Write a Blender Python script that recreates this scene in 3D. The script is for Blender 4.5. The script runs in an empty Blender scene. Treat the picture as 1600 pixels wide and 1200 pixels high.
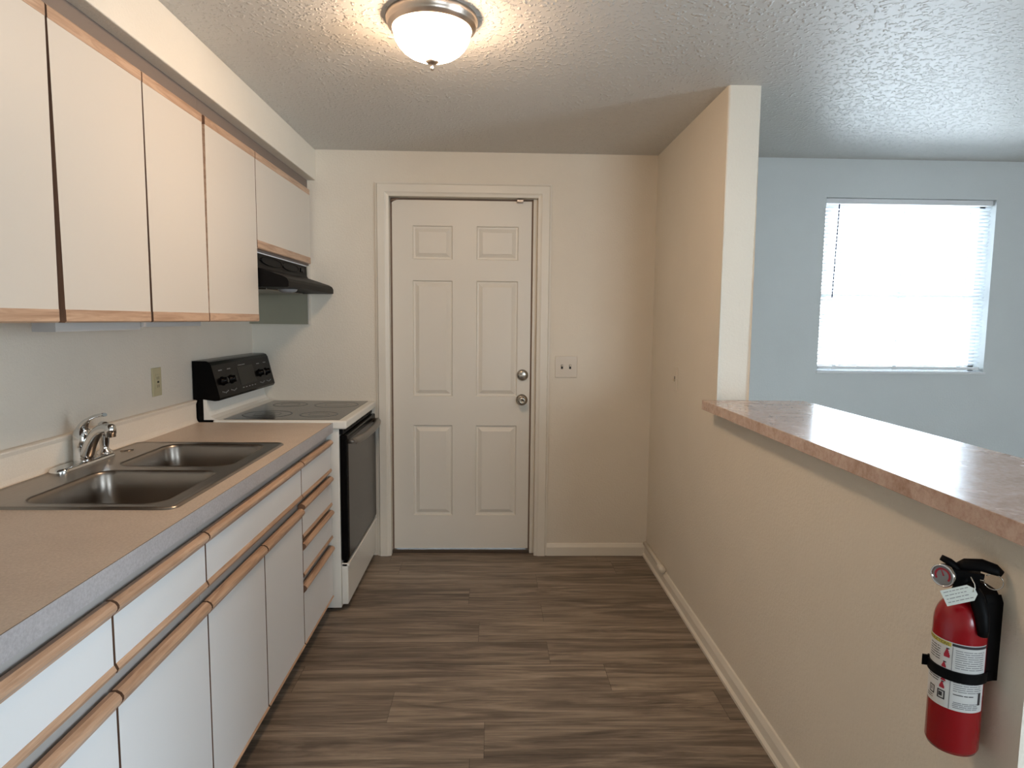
import bpy, bmesh, math, random
from mathutils import Vector, Matrix
random.seed(7)
S = bpy.context.scene
COL = S.collection

# ------------------------------------------------------------------ camera
CAMH = 1.41
F = 1010.0
vY = Vector((771-800, 500-600, F))
a_ = -103.0
nZ = Vector((a_, -(F*F + a_*(771-800))/(500-600), F))
Yc = vY.normalized(); Dn = nZ.normalized()
Xc = Dn.cross(Yc)
if Xc.x < 0: Xc = -Xc
Zc = -Dn
right = Vector((Xc.x, Yc.x, Zc.x)); up = -Vector((Xc.y, Yc.y, Zc.y)); back = -Vector((Xc.z, Yc.z, Zc.z))
cam = bpy.data.cameras.new('camera'); camo = bpy.data.objects.new('camera', cam); COL.objects.link(camo)
M4 = Matrix(((right.x, up.x, back.x, 0), (right.y, up.y, back.y, 0), (right.z, up.z, back.z, CAMH), (0, 0, 0, 1)))
camo.matrix_world = M4
cam.sensor_width = 36; cam.lens = F*36/1600; cam.clip_start = 0.05
S.camera = camo

# ------------------------------------------------------------------ world, daylight portals, exposure
w = bpy.data.worlds.new('daylight'); S.world = w; w.use_nodes = True
bg = w.node_tree.nodes['Background']
bg.inputs[0].default_value = (0.74, 0.88, 1.0, 1); bg.inputs[1].default_value = 17.0
S.view_settings.view_transform = 'Standard'; S.view_settings.look = 'None'
S.view_settings.gamma = 1; S.view_settings.exposure = 0.13
LAMP_GLOW = 64.0      # ceiling lamp dome emission
def portal(name, loc, rot, sx, sy):
    l = bpy.data.lights.new(name, 'AREA'); l.shape = 'RECTANGLE'; l.size = sx; l.size_y = sy
    l.cycles.is_portal = True
    o = bpy.data.objects.new(name, l); COL.objects.link(o); o.location = loc; o.rotation_euler = rot
CEIL = 2.355; BY = 3.78; LX = -1.39; PX = 0.935; RX = 4.4; FY = -2.6
WX0, WX1, WZ0, WZ1 = 1.925, 2.935, 1.127, 2.137       # window in the back wall
DX0, DX1, DZ1 = -0.600, 0.224, 2.105                  # kitchen door opening
PY0, PY1, PZ1 = -1.1, 0.8, 2.03                        # patio door in right wall
QX0, QX1, QZ0, QZ1 = 1.3, 2.9, 0.9, 2.0             # window in the wall behind the camera
portal('portal_window', ((WX0+WX1)/2, BY+0.14, (WZ0+WZ1)/2), (-math.pi/2, 0, 0), WX1-WX0, WZ1-WZ0)
portal('portal_patio', (RX+0.14, (PY0+PY1)/2, PZ1/2), (0, math.pi/2, 0), PZ1, PY1-PY0)
portal('portal_rear', ((QX0+QX1)/2, FY-0.14, (QZ0+QZ1)/2), (math.pi/2, 0, 0), QX1-QX0, QZ1-QZ0)

# ------------------------------------------------------------------ materials
def sr(r, g, b):
    f = lambda c: (c/255/12.92) if c/255 <= 0.04045 else ((c/255+0.055)/1.055)**2.4
    return (f(r), f(g), f(b), 1)
class NM:
    def __init__(s, name):
        s.m = bpy.data.materials.new(name); s.m.use_nodes = True
        s.t = s.m.node_tree; s.b = s.t.nodes['Principled BSDF']
    def n(s, kind, **kw):
        nd = s.t.nodes.new(kind)
        for k, v in kw.items():
            if k in nd.inputs: nd.inputs[k].default_value = v
            else: setattr(nd, k, v)
        return nd
    def l(s, a, b): s.t.links.new(a, b)
    def coord(s, scale=(1, 1, 1)):
        g = s.n('ShaderNodeNewGeometry'); mp = s.n('ShaderNodeMapping')
        mp.inputs['Scale'].default_value = scale
        s.l(g.outputs['Position'], mp.inputs['Vector']); return mp.outputs[0]
    def noise(s, vec, scale, detail=3, rough=0.5, dist=0):
        nd = s.n('ShaderNodeTexNoise'); nd.inputs['Scale'].default_value = scale
        nd.inputs['Detail'].default_value = detail; nd.inputs['Roughness'].default_value = rough
        nd.inputs['Distortion'].default_value = dist
        s.l(vec, nd.inputs['Vector']); return nd.outputs['Fac']
    def ramp(s, fac, stops):
        r = s.n('ShaderNodeValToRGB'); cr = r.color_ramp
        while len(cr.elements) < len(stops): cr.elements.new(0.5)
        for e, (p, c) in zip(cr.elements, stops): e.position = p; e.color = c
        s.l(fac, r.inputs[0]); return r.outputs[0]
    def bump(s, h, strength, dist=0.002):
        b = s.n('ShaderNodeBump'); b.inputs['Strength'].default_value = strength; b.inputs['Distance'].default_value = dist
        s.l(h, b.inputs['Height']); s.l(b.outputs[0], s.b.inputs['Normal'])
    def math(s, op, a, b=None):
        nd = s.n('ShaderNodeMath', operation=op)
        for i, v in enumerate((a, b)):
            if v is None: continue
            if isinstance(v, (int, float)): nd.inputs[i].default_value = v
            else: s.l(v, nd.inputs[i])
        return nd.outputs[0]
def plain(name, col, rough=0.5, metal=0, spec=None, coat=0, bump=None, vary=0.0):
    k = NM(name); k.b.inputs['Base Color'].default_value = col
    k.b.inputs['Roughness'].default_value = rough; k.b.inputs['Metallic'].default_value = metal
    if spec is not None: k.b.inputs['Specular IOR Level'].default_value = spec
    if coat: k.b.inputs['Coat Weight'].default_value = coat
    v = k.coord()
    if vary:
        c2 = tuple(c*(1-vary) for c in col[:3])+(1,)
        k.l(k.ramp(k.noise(v, 3, 4), [(0.35, c2), (0.65, col)]), k.b.inputs['Base Color'])
    if bump:
        k.bump(k.noise(v, bump[0], 3, 0.6), bump[1], bump[2] if len(bump) > 2 else 0.002)
    return k.m

def wall_mat(name, col, dirt=0.06):
    k = NM(name); v = k.coord()
    c2 = tuple(c*(1-dirt) for c in col[:3])+(1,)
    k.l(k.ramp(k.noise(v, 1.7, 5, 0.6), [(0.3, c2), (0.7, col)]), k.b.inputs['Base Color'])
    k.b.inputs['Roughness'].default_value = 0.62
    h = k.math('ADD', k.noise(v, 95, 3, 0.6), k.math('MULTIPLY', k.noise(v, 18, 2), 0.5))
    k.bump(h, 0.5, 0.003); return k.m
M_wall = wall_mat('wall_paint', sr(228, 219, 203))
M_bluewall = wall_mat('dining_wall_paint', sr(222, 225, 224))
M_splash = wall_mat('left_wall_paint', sr(226, 215, 199), 0.10)
def ceiling_mat():
    k = NM('knockdown_ceiling'); v = k.coord()
    k.b.inputs['Base Color'].default_value = sr(210, 208, 203); k.b.inputs['Roughness'].default_value = 0.5
    vo = k.n('ShaderNodeTexVoronoi', feature='SMOOTH_F1'); vo.inputs["Scale"].default_value = 60
    wv = k.n('ShaderNodeVectorMath', operation='ADD')
    nz = k.n('ShaderNodeTexNoise'); nz.inputs['Scale'].default_value = 34; nz.inputs['Detail'].default_value = 3
    k.l(v, nz.inputs['Vector'])
    sc = k.n('ShaderNodeVectorMath', operation='SCALE'); sc.inputs['Scale'].default_value = 0.035
    k.l(nz.outputs['Color'], sc.inputs[0]); k.l(v, wv.inputs[0]); k.l(sc.outputs[0], wv.inputs[1]); k.l(wv.outputs[0], vo.inputs['Vector'])
    h = k.ramp(k.math('ADD', vo.outputs['Distance'], k.math('MULTIPLY', k.noise(v, 75, 3), 0.6)), [(0.42, (1, 1, 1, 1)), (0.68, (0, 0, 0, 1))])
    k.bump(h, 0.75, 0.0042); return k.m
M_ceil = ceiling_mat()
M_ceil2 = wall_mat('smooth_kitchen_paint', sr(214, 208, 196), 0.03)

def floor_mat():
    k = NM('vinyl_plank'); g = k.n('ShaderNodeNewGeometry'); sp = k.n('ShaderNodeSeparateXYZ'); k.l(g.outputs['Position'], sp.inputs[0])
    X, Y = sp.outputs[0], sp.outputs[1]
    W, L = 0.19, 1.22
    r = k.math('DIVIDE', k.math('SUBTRACT', Y, 0.06-1.9), W); row = k.math('FLOOR', r); rf = k.math('FRACT', r)
    wn = k.n('ShaderNodeTexWhiteNoise', noise_dimensions='1D'); k.l(row, wn.inputs['W'])
    off = k.math('MULTIPLY', wn.outputs['Value'], 7.3)
    c = k.math('ADD', k.math('DIVIDE', X, L), off); col = k.math('FLOOR', c); cf = k.math('FRACT', c)
    cb = k.n('ShaderNodeCombineXYZ'); k.l(row, cb.inputs[0]); k.l(col, cb.inputs[1])
    wn2 = k.n('ShaderNodeTexWhiteNoise', noise_dimensions='2D'); k.l(cb.outputs[0], wn2.inputs['Vector'])
    rnd = wn2.outputs['Value']
    cv = k.n('ShaderNodeCombineXYZ')
    k.l(k.math('MULTIPLY', X, 0.9), cv.inputs[0]); k.l(k.math('MULTIPLY', Y, 9.0), cv.inputs[1]); k.l(k.math('MULTIPLY', rnd, 23), cv.inputs[2])
    V = cv.outputs[0]
    n1 = k.noise(V, 1.7, 6, 0.62, 1.3)
    cv2 = k.n('ShaderNodeCombineXYZ')
    k.l(k.math('MULTIPLY', X, 2.0), cv2.inputs[0]); k.l(k.math('MULTIPLY', Y, 46.0), cv2.inputs[1]); k.l(k.math('MULTIPLY', rnd, 31), cv2.inputs[2])
    n2 = k.noise(cv2.outputs[0], 2.2, 5, 0.7, 0.6)
    mix = k.math('ADD', k.math('MULTIPLY', n1, 0.62), k.math('MULTIPLY', n2, 0.38))
    mix = k.math('ADD', mix, k.math('MULTIPLY', k.math('SUBTRACT', rnd, 0.5), 0.06))
    base = k.ramp(mix, [(0.33, sr(74, 64, 55)), (0.45, sr(108, 95, 83)), (0.53, sr(134, 120, 105)), (0.66, sr(168, 152, 134))])
    e1 = k.math('LESS_THAN', rf, 0.010); e2 = k.math('LESS_THAN', cf, 0.0018)
    ed = k.math('MAXIMUM', e1, e2)
    mx = k.n('ShaderNodeMix', data_type='RGBA'); k.l(k.math('MULTIPLY', ed, 0.55), mx.inputs[0]); k.l(base, mx.inputs[6]); mx.inputs[7].default_value = sr(45, 37, 31)
    k.l(mx.outputs[2], k.b.inputs['Base Color'])
    k.l(k.ramp(n2, [(0.3, (0.42,)*3+(1,)), (0.7, (0.56,)*3+(1,))]), k.b.inputs['Roughness'])
    k.bump(k.math('SUBTRACT', n2, k.math('MULTIPLY', ed, 1.5)), 0.25, 0.001); return k.m
M_floor = floor_mat()

def oak_mat(name, c0, c1, axis=1):
    k = NM(name)
    s = [22, 22, 22]; s[axis] = 1.6
    v = k.coord(tuple(s)); n = k.noise(v, 2.6, 5, 0.65, 0.8)
    k.l(k.ramp(n, [(0.32, c0), (0.62, c1)]), k.b.inputs['Base Color']); k.b.inputs['Roughness'].default_value = 0.42
    k.bump(n, 0.15, 0.001); return k.m
M_oak = oak_mat('oak', sr(158, 124, 98), sr(196, 162, 134))
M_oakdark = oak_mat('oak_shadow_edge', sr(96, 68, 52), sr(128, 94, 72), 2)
M_lam = plain('almond_laminate', sr(206, 197, 184), 0.45, bump=(420, 0.12, 0.0006))
M_lambase = plain('daylight_tint_laminate', sr(226, 227, 227), 0.45, bump=(420, 0.12, 0.0006))  # same laminate as the uppers, with cool daylight put into its colour
M_carc = plain('shade_grey_carcass', sr(168, 164, 160), 0.6)  # white cabinet frame, its shade put into this grey
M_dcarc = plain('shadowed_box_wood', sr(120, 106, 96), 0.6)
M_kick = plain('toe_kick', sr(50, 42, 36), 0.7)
def counter_mat(name, c0, c1, rough, sc=160, line=False):
    k = NM(name); v = k.coord()
    n = k.noise(v, sc, 4, 0.7); n0 = k.noise(v, 6, 4, 0.6)
    k.l(k.ramp(k.math('ADD', k.math('MULTIPLY', n, 0.7), k.math('MULTIPLY', n0, 0.3)), [(0.38, c0), (0.6, c1)]), k.b.inputs['Base Color'])
    k.b.inputs['Roughness'].default_value = rough
    k.bump(n, 0.06, 0.0006); return k.m
M_counter = counter_mat('tan_laminate', sr(184, 167, 151), sr(203, 187, 171), 0.42)
M_cedge = counter_mat('counter_edge', sr(160, 156, 156), sr(178, 175, 176), 0.4)  # same laminate as the top, bluish daylight put into the grey
M_bsplash = counter_mat('backsplash_laminate', sr(224, 211, 192), sr(232, 220, 203), 0.4, 200)
def bar_mat():
    k = NM('marbled_pink_laminate'); v = k.coord()
    n = k.math('ADD', k.math('MULTIPLY', k.noise(v, 14, 6, 0.7, 1.2), 0.55), k.math('MULTIPLY', k.noise(v, 90, 4, 0.7), 0.45))
    k.l(k.ramp(n, [(0.36, sr(170, 138, 120)), (0.5, sr(196, 168, 152)), (0.64, sr(214, 192, 178))]), k.b.inputs['Base Color'])
    k.l(k.ramp(k.noise(v, 9, 4), [(0.3, (0.20,)*3+(1,)), (0.7, (0.30,)*3+(1,))]), k.b.inputs['Roughness'])
    k.b.inputs['Coat Weight'].default_value = 0.45; k.b.inputs['Coat Roughness'].default_value = 0.14
    k.bump(k.noise(v, 14, 3), 0.10, 0.003); return k.m
M_bar = bar_mat()
def steel_mat(name, col, rough, axis=1):
    k = NM(name); s = [60, 60, 60]; s[axis] = 3
    v = k.coord(tuple(s)); n = k.noise(v, 6, 3)
    k.b.inputs['Base Color'].default_value = col; k.b.inputs['Metallic'].default_value = 1
    k.l(k.ramp(n, [(0.3, (rough*0.92,)*3+(1,)), (0.7, (rough*1.08,)*3+(1,))]), k.b.inputs['Roughness']); return k.m
M_steel = steel_mat('stainless_steel', sr(152, 143, 134), 0.30)
M_chrome = plain('chrome', sr(215, 214, 212), 0.07, 1)
M_nickel = plain('brushed_nickel', sr(205, 190, 176), 0.30, 1)
M_lock = plain('satin_lock_metal', sr(176, 170, 160), 0.24, 1)
M_black = plain('black_enamel', sr(6, 5, 5), 0.22, spec=0.09)
M_hood = plain('satin_black_hood', sr(12, 10, 9), 0.5, spec=0.12)
M_blackm = plain('black_plastic', sr(7, 7, 9), 0.5, spec=0.12)
M_ovenglass = plain('oven_glass', sr(46, 41, 36), 0.25, spec=0.3)
M_glasstop = plain('ceramic_glass', sr(38, 33, 30), 0.14)
M_ring = plain('burner_marking', sr(14, 12, 12), 0.3)
M_whiteen = plain('white_enamel', sr(228, 226, 218), 0.25)
M_handle = plain('grey_handle', sr(120, 116, 110), 0.35, 0.6)
M_markw = plain('panel_print', sr(120, 120, 118), 0.5)
M_disp = plain('display_window', sr(24, 23, 19), 0.3, spec=0.15)
M_doorp = plain('door_paint', sr(226, 220, 208), 0.42, bump=(60, 0.08, 0.001))
M_trim = plain('trim_paint', sr(228, 221, 207), 0.4, bump=(30, 0.12, 0.002), vary=0.05)
M_gap = plain('weatherstrip', sr(128, 106, 90), 0.7)
M_thresh = plain('threshold_metal', sr(88, 74, 60), 0.45, 0.4)
M_plate = plain('ivory_plastic', sr(214, 202, 184), 0.35)
M_plate2 = plain('almond_plastic', sr(184, 172, 136), 0.35)
M_plated = plain('slot_dark', sr(40, 34, 28), 0.6)
M_red = plain('red_paint', sr(148, 6, 20), 0.25, coat=0.1)
M_label = plain('label_white', sr(214, 214, 212), 0.4)
M_yel = plain('label_yellow', sr(208, 192, 84), 0.4)
M_ink = plain('label_ink', sr(44, 42, 46), 0.5)
M_grey = plain('label_grey_print', sr(140, 140, 142), 0.5)
M_pict = plain('label_red', sr(170, 30, 50), 0.5)
M_tag = plain('tag_paper', sr(226, 232, 226), 0.7)
M_slat = plain('blind_white', sr(236, 236, 236), 0.5)
def slat_mat():
    k = NM('thin_blind_slat'); out = k.t.nodes['Material Output']; tr = k.n('ShaderNodeBsdfTranslucent'); tr.inputs[0].default_value = (0.9, 0.92, 0.94, 1)
    k.b.inputs['Base Color'].default_value = (0.85, 0.86, 0.87, 1); mx = k.n('ShaderNodeMixShader'); mx.inputs[0].default_value = 0.6
    k.l(k.b.outputs[0], mx.inputs[1]); k.l(tr.outputs[0], mx.inputs[2]); k.l(mx.outputs[0], out.inputs[0]); return k.m
M_thin = slat_mat()
M_alu = plain('window_frame', sr(232, 234, 235), 0.45)
M_wand = plain('wand', sr(60, 50, 84), 0.4)
M_filler = plain('filler_panel', sr(150, 146, 126), 0.6, vary=0.1)  # grey of the panel's shadowed face is put into its colour
def glass_mat():
    k = NM('window_glass'); nt = k.t; nt.nodes.remove(k.b)
    out = nt.nodes['Material Output']; tr = k.n('ShaderNodeBsdfTransparent'); gl = k.n('ShaderNodeBsdfGlossy'); gl.inputs['Roughness'].default_value = 0.02
    fr = k.n('ShaderNodeFresnel'); mx = k.n('ShaderNodeMixShader')
    k.l(fr.outputs[0], mx.inputs[0]); k.l(tr.outputs[0], mx.inputs[1]); k.l(gl.outputs[0], mx.inputs[2]); k.l(mx.outputs[0], out.inputs[0]); return k.m
M_glass = glass_mat()
def dome_mat():
    k = NM('lit_lamp_glass'); k.b.inputs['Base Color'].default_value = (0.9, 0.88, 0.82, 1); k.b.inputs['Roughness'].default_value = 0.25
    k.b.inputs['Emission Color'].default_value = (1.0, 0.69, 0.45, 1); k.b.inputs['Emission Strength'].default_value = LAMP_GLOW; return k.m
M_dome = dome_mat()

# ------------------------------------------------------------------ mesh helpers
class MB:
    def __init__(s): s.v = []; s.f = []; s.mi = []; s.sm = []
    def add(s, vs, fs, mi=0, smooth=False):
        o = len(s.v); s.v += [tuple(p) for p in vs]
        for f in fs: s.f.append([i+o for i in f]); s.mi.append(mi); s.sm.append(smooth)
        return s
    def bm(s, b, mi=0, smooth=False):
        b.verts.ensure_lookup_table(); b.verts.index_update()
        return s.add([v.co for v in b.verts], [[v.index for v in f.verts] for f in b.faces], mi, smooth)
    def box(s, x0, x1, y0, y1, z0, z1, bev=0, mi=0, seg=2):
        b = bmesh.new(); bmesh.ops.create_cube(b, size=1)
        for v in b.verts:
            v.co = Vector(((x0+x1)/2+v.co.x*(x1-x0), (y0+y1)/2+v.co.y*(y1-y0), (z0+z1)/2+v.co.z*(z1-z0)))
        if bev: bmesh.ops.bevel(b, geom=b.edges[:], offset=bev, segments=seg, profile=0.5, affect='EDGES')
        s.bm(b, mi); b.free(); return s
    def hexa(s, p, mi=0):    # p: 8 corners bottom 4 ccw then top 4
        return s.add(p, [(0, 3, 2, 1), (4, 5, 6, 7), (0, 1, 5, 4), (1, 2, 6, 5), (2, 3, 7, 6), (3, 0, 4, 7)], mi)
    def prism(s, prof, axis, a, b, mi=0, smooth=False):
        n = len(prof)
        def P(u, v, t): return {'x': (t, u, v), 'y': (u, t, v), 'z': (u, v, t)}[axis]
        vs = [P(u, v, a) for u, v in prof]+[P(u, v, b) for u, v in prof]
        s.add(vs, [[i, (i+1) % n, (i+1) % n+n, i+n] for i in range(n)], mi, smooth)
        o = len(s.v)-2*n
        s.f.append([o+i for i in range(n)][::-1]); s.mi.append(mi); s.sm.append(False)
        s.f.append([o+n+i for i in range(n)]); s.mi.append(mi); s.sm.append(False)
        return s
    def lathe(s, prof, c, ax=(0, 0, 1), seg=40, mi=0, smooth=True):
        ax = Vector(ax).normalized(); u = ax.orthogonal().normalized(); w_ = ax.cross(u); c = Vector(c)
        vs = []; fs = []; n = len(prof)
        for i in range(seg):
            t = 2*math.pi*i/seg; d = u*math.cos(t)+w_*math.sin(t)
            for r, h in prof: vs.append(c+ax*h+d*r)
        for i in range(seg):
            j = (i+1) % seg
            for k_ in range(n-1): fs.append([i*n+k_, j*n+k_, j*n+k_+1, i*n+k_+1])
        return s.add(vs, fs, mi, smooth)
    def tube(s, pts, rad, seg=14, mi=0, flat=1.0, upv=None, caps=True):
        pts = [Vector(p) for p in pts]; n = len(pts)
        if not isinstance(rad, (list, tuple)): rad = [rad]*n
        vs = []; prev = None
        for i, p in enumerate(pts):
            d = (pts[min(i+1, n-1)]-pts[max(i-1, 0)]).normalized()
            if prev is None: u = Vector(upv).cross(d).normalized() if upv else d.orthogonal().normalized()
            else: u = (prev-d*prev.dot(d)).normalized()
            prev = u; w_ = d.cross(u)
            for k_ in range(seg):
                t = 2*math.pi*k_/seg; vs.append(p+(u*math.cos(t)+w_*math.sin(t)*flat)*rad[i])
        fs = [[i*seg+k_, i*seg+(k_+1) % seg, (i+1)*seg+(k_+1) % seg, (i+1)*seg+k_] for i in range(n-1) for k_ in range(seg)]
        s.add(vs, fs, mi, True)
        if caps:
            o = len(s.v)-n*seg
            s.f.append([o+k_ for k_ in range(seg)][::-1]); s.mi.append(mi); s.sm.append(False)
            s.f.append([o+(n-1)*seg+k_ for k_ in range(seg)]); s.mi.append(mi); s.sm.append(False)
        return s
    def loops(s, loops, mi=0, smooth=True, cap_last=False, cap_first=False):
        n = len(loops[0]); vs = [p for L in loops for p in L]
        fs = [[i*n+k_, i*n+(k_+1) % n, (i+1)*n+(k_+1) % n, (i+1)*n+k_] for i in range(len(loops)-1) for k_ in range(n)]
        s.add(vs, fs, mi, smooth); o = len(s.v)-len(vs)
        if cap_last: s.f.append([o+(len(loops)-1)*n+k_ for k_ in range(n)]); s.mi.append(mi); s.sm.append(False)
        if cap_first: s.f.append([o+k_ for k_ in range(n)][::-1]); s.mi.append(mi); s.sm.append(False)
        return s
WPOS = {}
def build(name, mb, mats, parent=None, origin=None, recalc=True):
    if not isinstance(mats, (list, tuple)): mats = [mats]
    xs = list(zip(*mb.v))
    if origin is None:
        origin = Vector(((min(xs[0])+max(xs[0]))/2, (min(xs[1])+max(xs[1]))/2, (min(xs[2])+max(xs[2]))/2 if parent else min(xs[2])))
    origin = Vector(origin)
    me = bpy.data.meshes.new(name); me.from_pydata([tuple(Vector(p)-origin) for p in mb.v], [], mb.f)
    for m in mats: me.materials.append(m)
    for p, mi, sm in zip(me.polygons, mb.mi, mb.sm): p.material_index = mi; p.use_smooth = sm
    if recalc:
        b = bmesh.new(); b.from_mesh(me); bmesh.ops.remove_doubles(b, verts=b.verts[:], dist=1e-6)
        bmesh.ops.recalc_face_normals(b, faces=b.faces[:]); b.to_mesh(me); b.free()
    o = bpy.data.objects.new(name, me); COL.objects.link(o)
    if parent is not None:
        o.parent = parent; o.location = origin-WPOS[parent.name]
    else: o.location = origin
    WPOS[o.name] = origin
    return o
def tag(o, label=None, cat=None, group=None, kind=None):
    if label: o['label'] = label
    if cat: o['category'] = cat
    if group: o['group'] = group
    if kind: o['kind'] = kind
    return o
def thing(name, loc, label, cat, group=None, kind=None):
    o = bpy.data.objects.new(name, None); COL.objects.link(o); o.location = loc; o.empty_display_size = 0.05
    WPOS[o.name] = Vector(loc); return tag(o, label, cat, group, kind)
def struct(name, mb, mat, label, cat):
    return tag(build(name, mb, mat), label, cat, kind='structure')
def arc(cx, cy, r, a0, a1, n):
    return [(cx+r*math.cos(math.radians(a0+(a1-a0)*i/n)), cy+r*math.sin(math.radians(a0+(a1-a0)*i/n))) for i in range(n+1)]
def rrect(x0, x1, y0, y1, r, z, n=8):
    P = []
    for cx, cy, a in ((x1-r, y1-r, 0), (x0+r, y1-r, 90), (x0+r, y0+r, 180), (x1-r, y0+r, 270)): P += arc(cx, cy, r, a, a+90, n)
    return [(x, y, z) for x, y in P]

# ------------------------------------------------------------------ room shell
T = 0.14
struct('floor', MB().box(LX-T, RX+T, FY-T, BY+T, -0.06, 0), M_floor, 'dark grey brown wood look vinyl plank floor', 'floor')
struct('ceiling', MB().box(LX-T, RX+T, FY-T, BY+T, CEIL, CEIL+0.08), M_ceil, 'off white knockdown textured ceiling over kitchen and dining room', 'ceiling')
mb = MB()
def wall_y(mb, y0, y1, x0, x1, holes, mi=0):
    xs = sorted({x0, x1} | {h[0] for h in holes} | {h[1] for h in holes})
    for a, b in zip(xs, xs[1:]):
        zz = [(0, CEIL)]
        for h in holes:
            if h[0] <= a and b <= h[1]: zz = [(z0, z1) for z0, z1 in ((0, h[2]), (h[3], CEIL)) if z1-z0 > 1e-4]
        for z0, z1 in zz: mb.box(a, b, y0, y1, z0, z1, 0, mi)
wall_y(mb, BY, BY+T, LX-T, PX+0.07, [(DX0-0.03, DX1+0.045, 0, DZ1+0.015)], 0)
wall_y(mb, BY, BY+T, PX+0.07, RX+T, [(WX0, WX1, WZ0, WZ1)], 1)
tag(build('wall_back', mb, [M_wall, M_bluewall]), 'cream textured back wall with the door, running on into the dining room with the window', 'wall', kind='structure')
struct('wall_left', MB().box(LX-T, LX, FY-T, BY, 0, CEIL), M_splash, 'off white left wall behind sink and cabinets', 'wall')
mb = MB(); mb.box(RX, RX+T, FY-T, PY0, 0, CEIL); mb.box(RX, RX+T, PY1, BY, 0, CEIL); mb.box(RX, RX+T, PY0, PY1, PZ1, CEIL)
struct('wall_right', mb, M_bluewall, 'right wall of the dining room with the glass door', 'wall')
mb = MB(); wall_y(mb, FY-T, FY, LX, RX, [(QX0, QX1, QZ0, QZ1)])
struct('wall_front', mb, M_wall, 'wall behind the viewer', 'wall')
# partition: full height stub with bullnosed corner, then half wall
PT = 0.135
COLY = 2.665
def partition():
    pr = [(1.048, 0), (BY, 0), (BY, CEIL), (COLY, CEIL), (COLY, 1.0475), (1.048, 1.0475)]
    b = bmesh.new(); A = [b.verts.new((PX, y, z)) for y, z in pr]; Bv = [b.verts.new((PX+PT, y, z)) for y, z in pr]
    b.faces.new(A); b.faces.new(Bv[::-1])
    for k_ in range(6): b.faces.new([A[k_], Bv[k_], Bv[(k_+1) % 6], A[(k_+1) % 6]])
    b.edges.ensure_lookup_table()
    ed = [e for e in b.edges if abs(e.verts[0].co.y-COLY) < 1e-5 and abs(e.verts[1].co.y-COLY) < 1e-5 and abs(e.verts[0].co.x-e.verts[1].co.x) < 1e-5]
    bmesh.ops.bevel(b, geom=ed, offset=0.010, segments=3, profile=0.5, affect='EDGES')
    m = MB().bm(b); b.free(); return m
mb = partition()
struct('wall_partition', mb, M_wall, 'cream half wall between kitchen and dining room, full height stub at its far end', 'wall')
struct('trim_1', MB().box(LX, -1.01, -0.6, BY, 2.185, CEIL, 0.004), M_wall, 'painted soffit above the upper cabinets', 'soffit')
# baseboards
bbp = lambda s, w, h: [(0, 0), (s*w, 0), (s*w, h*0.72), (s*w*0.75, h*0.86), (s*w*0.35, h*0.95), (s*w*0.3, h), (0, h)]
mb = MB(); mb.prism([(BY-(-u if False else u), v) for u, v in [(0, 0), (0.016, 0), (0.016, 0.052), (0.011, 0.062), (0.006, 0.072), (0, 0.075)]], 'x', 0.329, PX)
struct('baseboard_back', mb, M_trim, 'cream baseboard between door casing and partition corner', 'baseboard')
mb = MB(); mb.prism([(PX-u, v) for u, v in [(0, 0), (0.026, 0), (0.026, 0.012), (0.016, 0.02), (0.014, 0.052), (0.010, 0.062), (0.006, 0.072), (0, 0.075)]], 'y', 1.048, BY-0.016)
struct('baseboard_right', mb, M_trim, 'cream baseboard along the foot of the half wall', 'baseboard')

# ------------------------------------------------------------------ kitchen door
D = thing('door_1', ((DX0+DX1)/2, BY, 0), 'white six panel entry door with nickel knob and deadbolt in cream casing', 'door', kind='structure')
def casing(mb, x0, x1, z1, wd, y, t):
    prof = [(0, 0), (wd, 0), (wd, -t*0.55), (wd*0.9, -t*0.62), (wd*0.82, -t), (wd*0.30, -t), (wd*0.18, -t*0.75), (0.0, -t*0.6)]   # u away from opening, v toward room
    n = len(prof)
    def ring(x, z, sx, sz): return [(x+sx*u, y+v, z+sz*u) for u, v in prof]
    mb.loops([ring(x0, 0.0, -1, 0), ring(x0, z1, -1, 1), ring(x1, z1, 1, 1), ring(x1, 0.0, 1, 0)], 0, False, True, True)
mb = MB(); casing(mb, DX0, DX1+0.028, DZ1, 0.077, BY, 0.02)
build('casing', mb, M_trim, D)
mb = MB()
for x0, x1 in ((DX0-0.03, DX0), (DX1+0.028, DX1+0.045)): mb.box(x0, x1, BY-0.002, BY+T, 0, DZ1+0.01)
mb.box(DX0-0.03, DX1+0.045, BY-0.002, BY+T, DZ1, DZ1+0.014); mb.box(DX1+0.003, DX1+0.028, BY+0.028, BY+T, 0, DZ1, 0.003)
mb.box(DX0, DX0+0.012, BY+0.095, BY+0.115, 0, DZ1); mb.box(DX1-0.02, DX1+0.004, BY+0.095, BY+0.125, 0, DZ1)
build('jamb', mb, M_trim, D)
SY = BY+0.045                                             # door face
SX0, SX1, SZ0, SZ1 = DX0+0.010, DX1-0.006, 0.026, 2.094
xs = [SX0, SX0+0.118, SX0+0.349, SX0+0.489, SX0+0.732, SX1]
zs = [SZ0, 0.232, 0.782, 0.957, 1.636, 1.757, 1.95, SZ1]
mb = MB()
for i in range(5):
    for j in range(7):
        x0, x1, z0, z1 = xs[i], xs[i+1], zs[j], zs[j+1]
        if i in (1, 3) and j in (1, 3, 5):
            def R(o, d): return [(x0+o, SY+d, z0+o), (x1-o, SY+d, z0+o), (x1-o, SY+d, z1-o), (x0+o, SY+d, z1-o)]
            mb.loops([R(0, 0), R(0.005, 0.010), R(0.010, 0.0105), R(0.014, 0.011), R(0.034, 0.002), R(0.036, 0.001)], 0, False, True)
        else: mb.add([(x0, SY, z0), (x1, SY, z0), (x1, SY, z1), (x0, SY, z1)], [(0, 1, 2, 3)])
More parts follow.
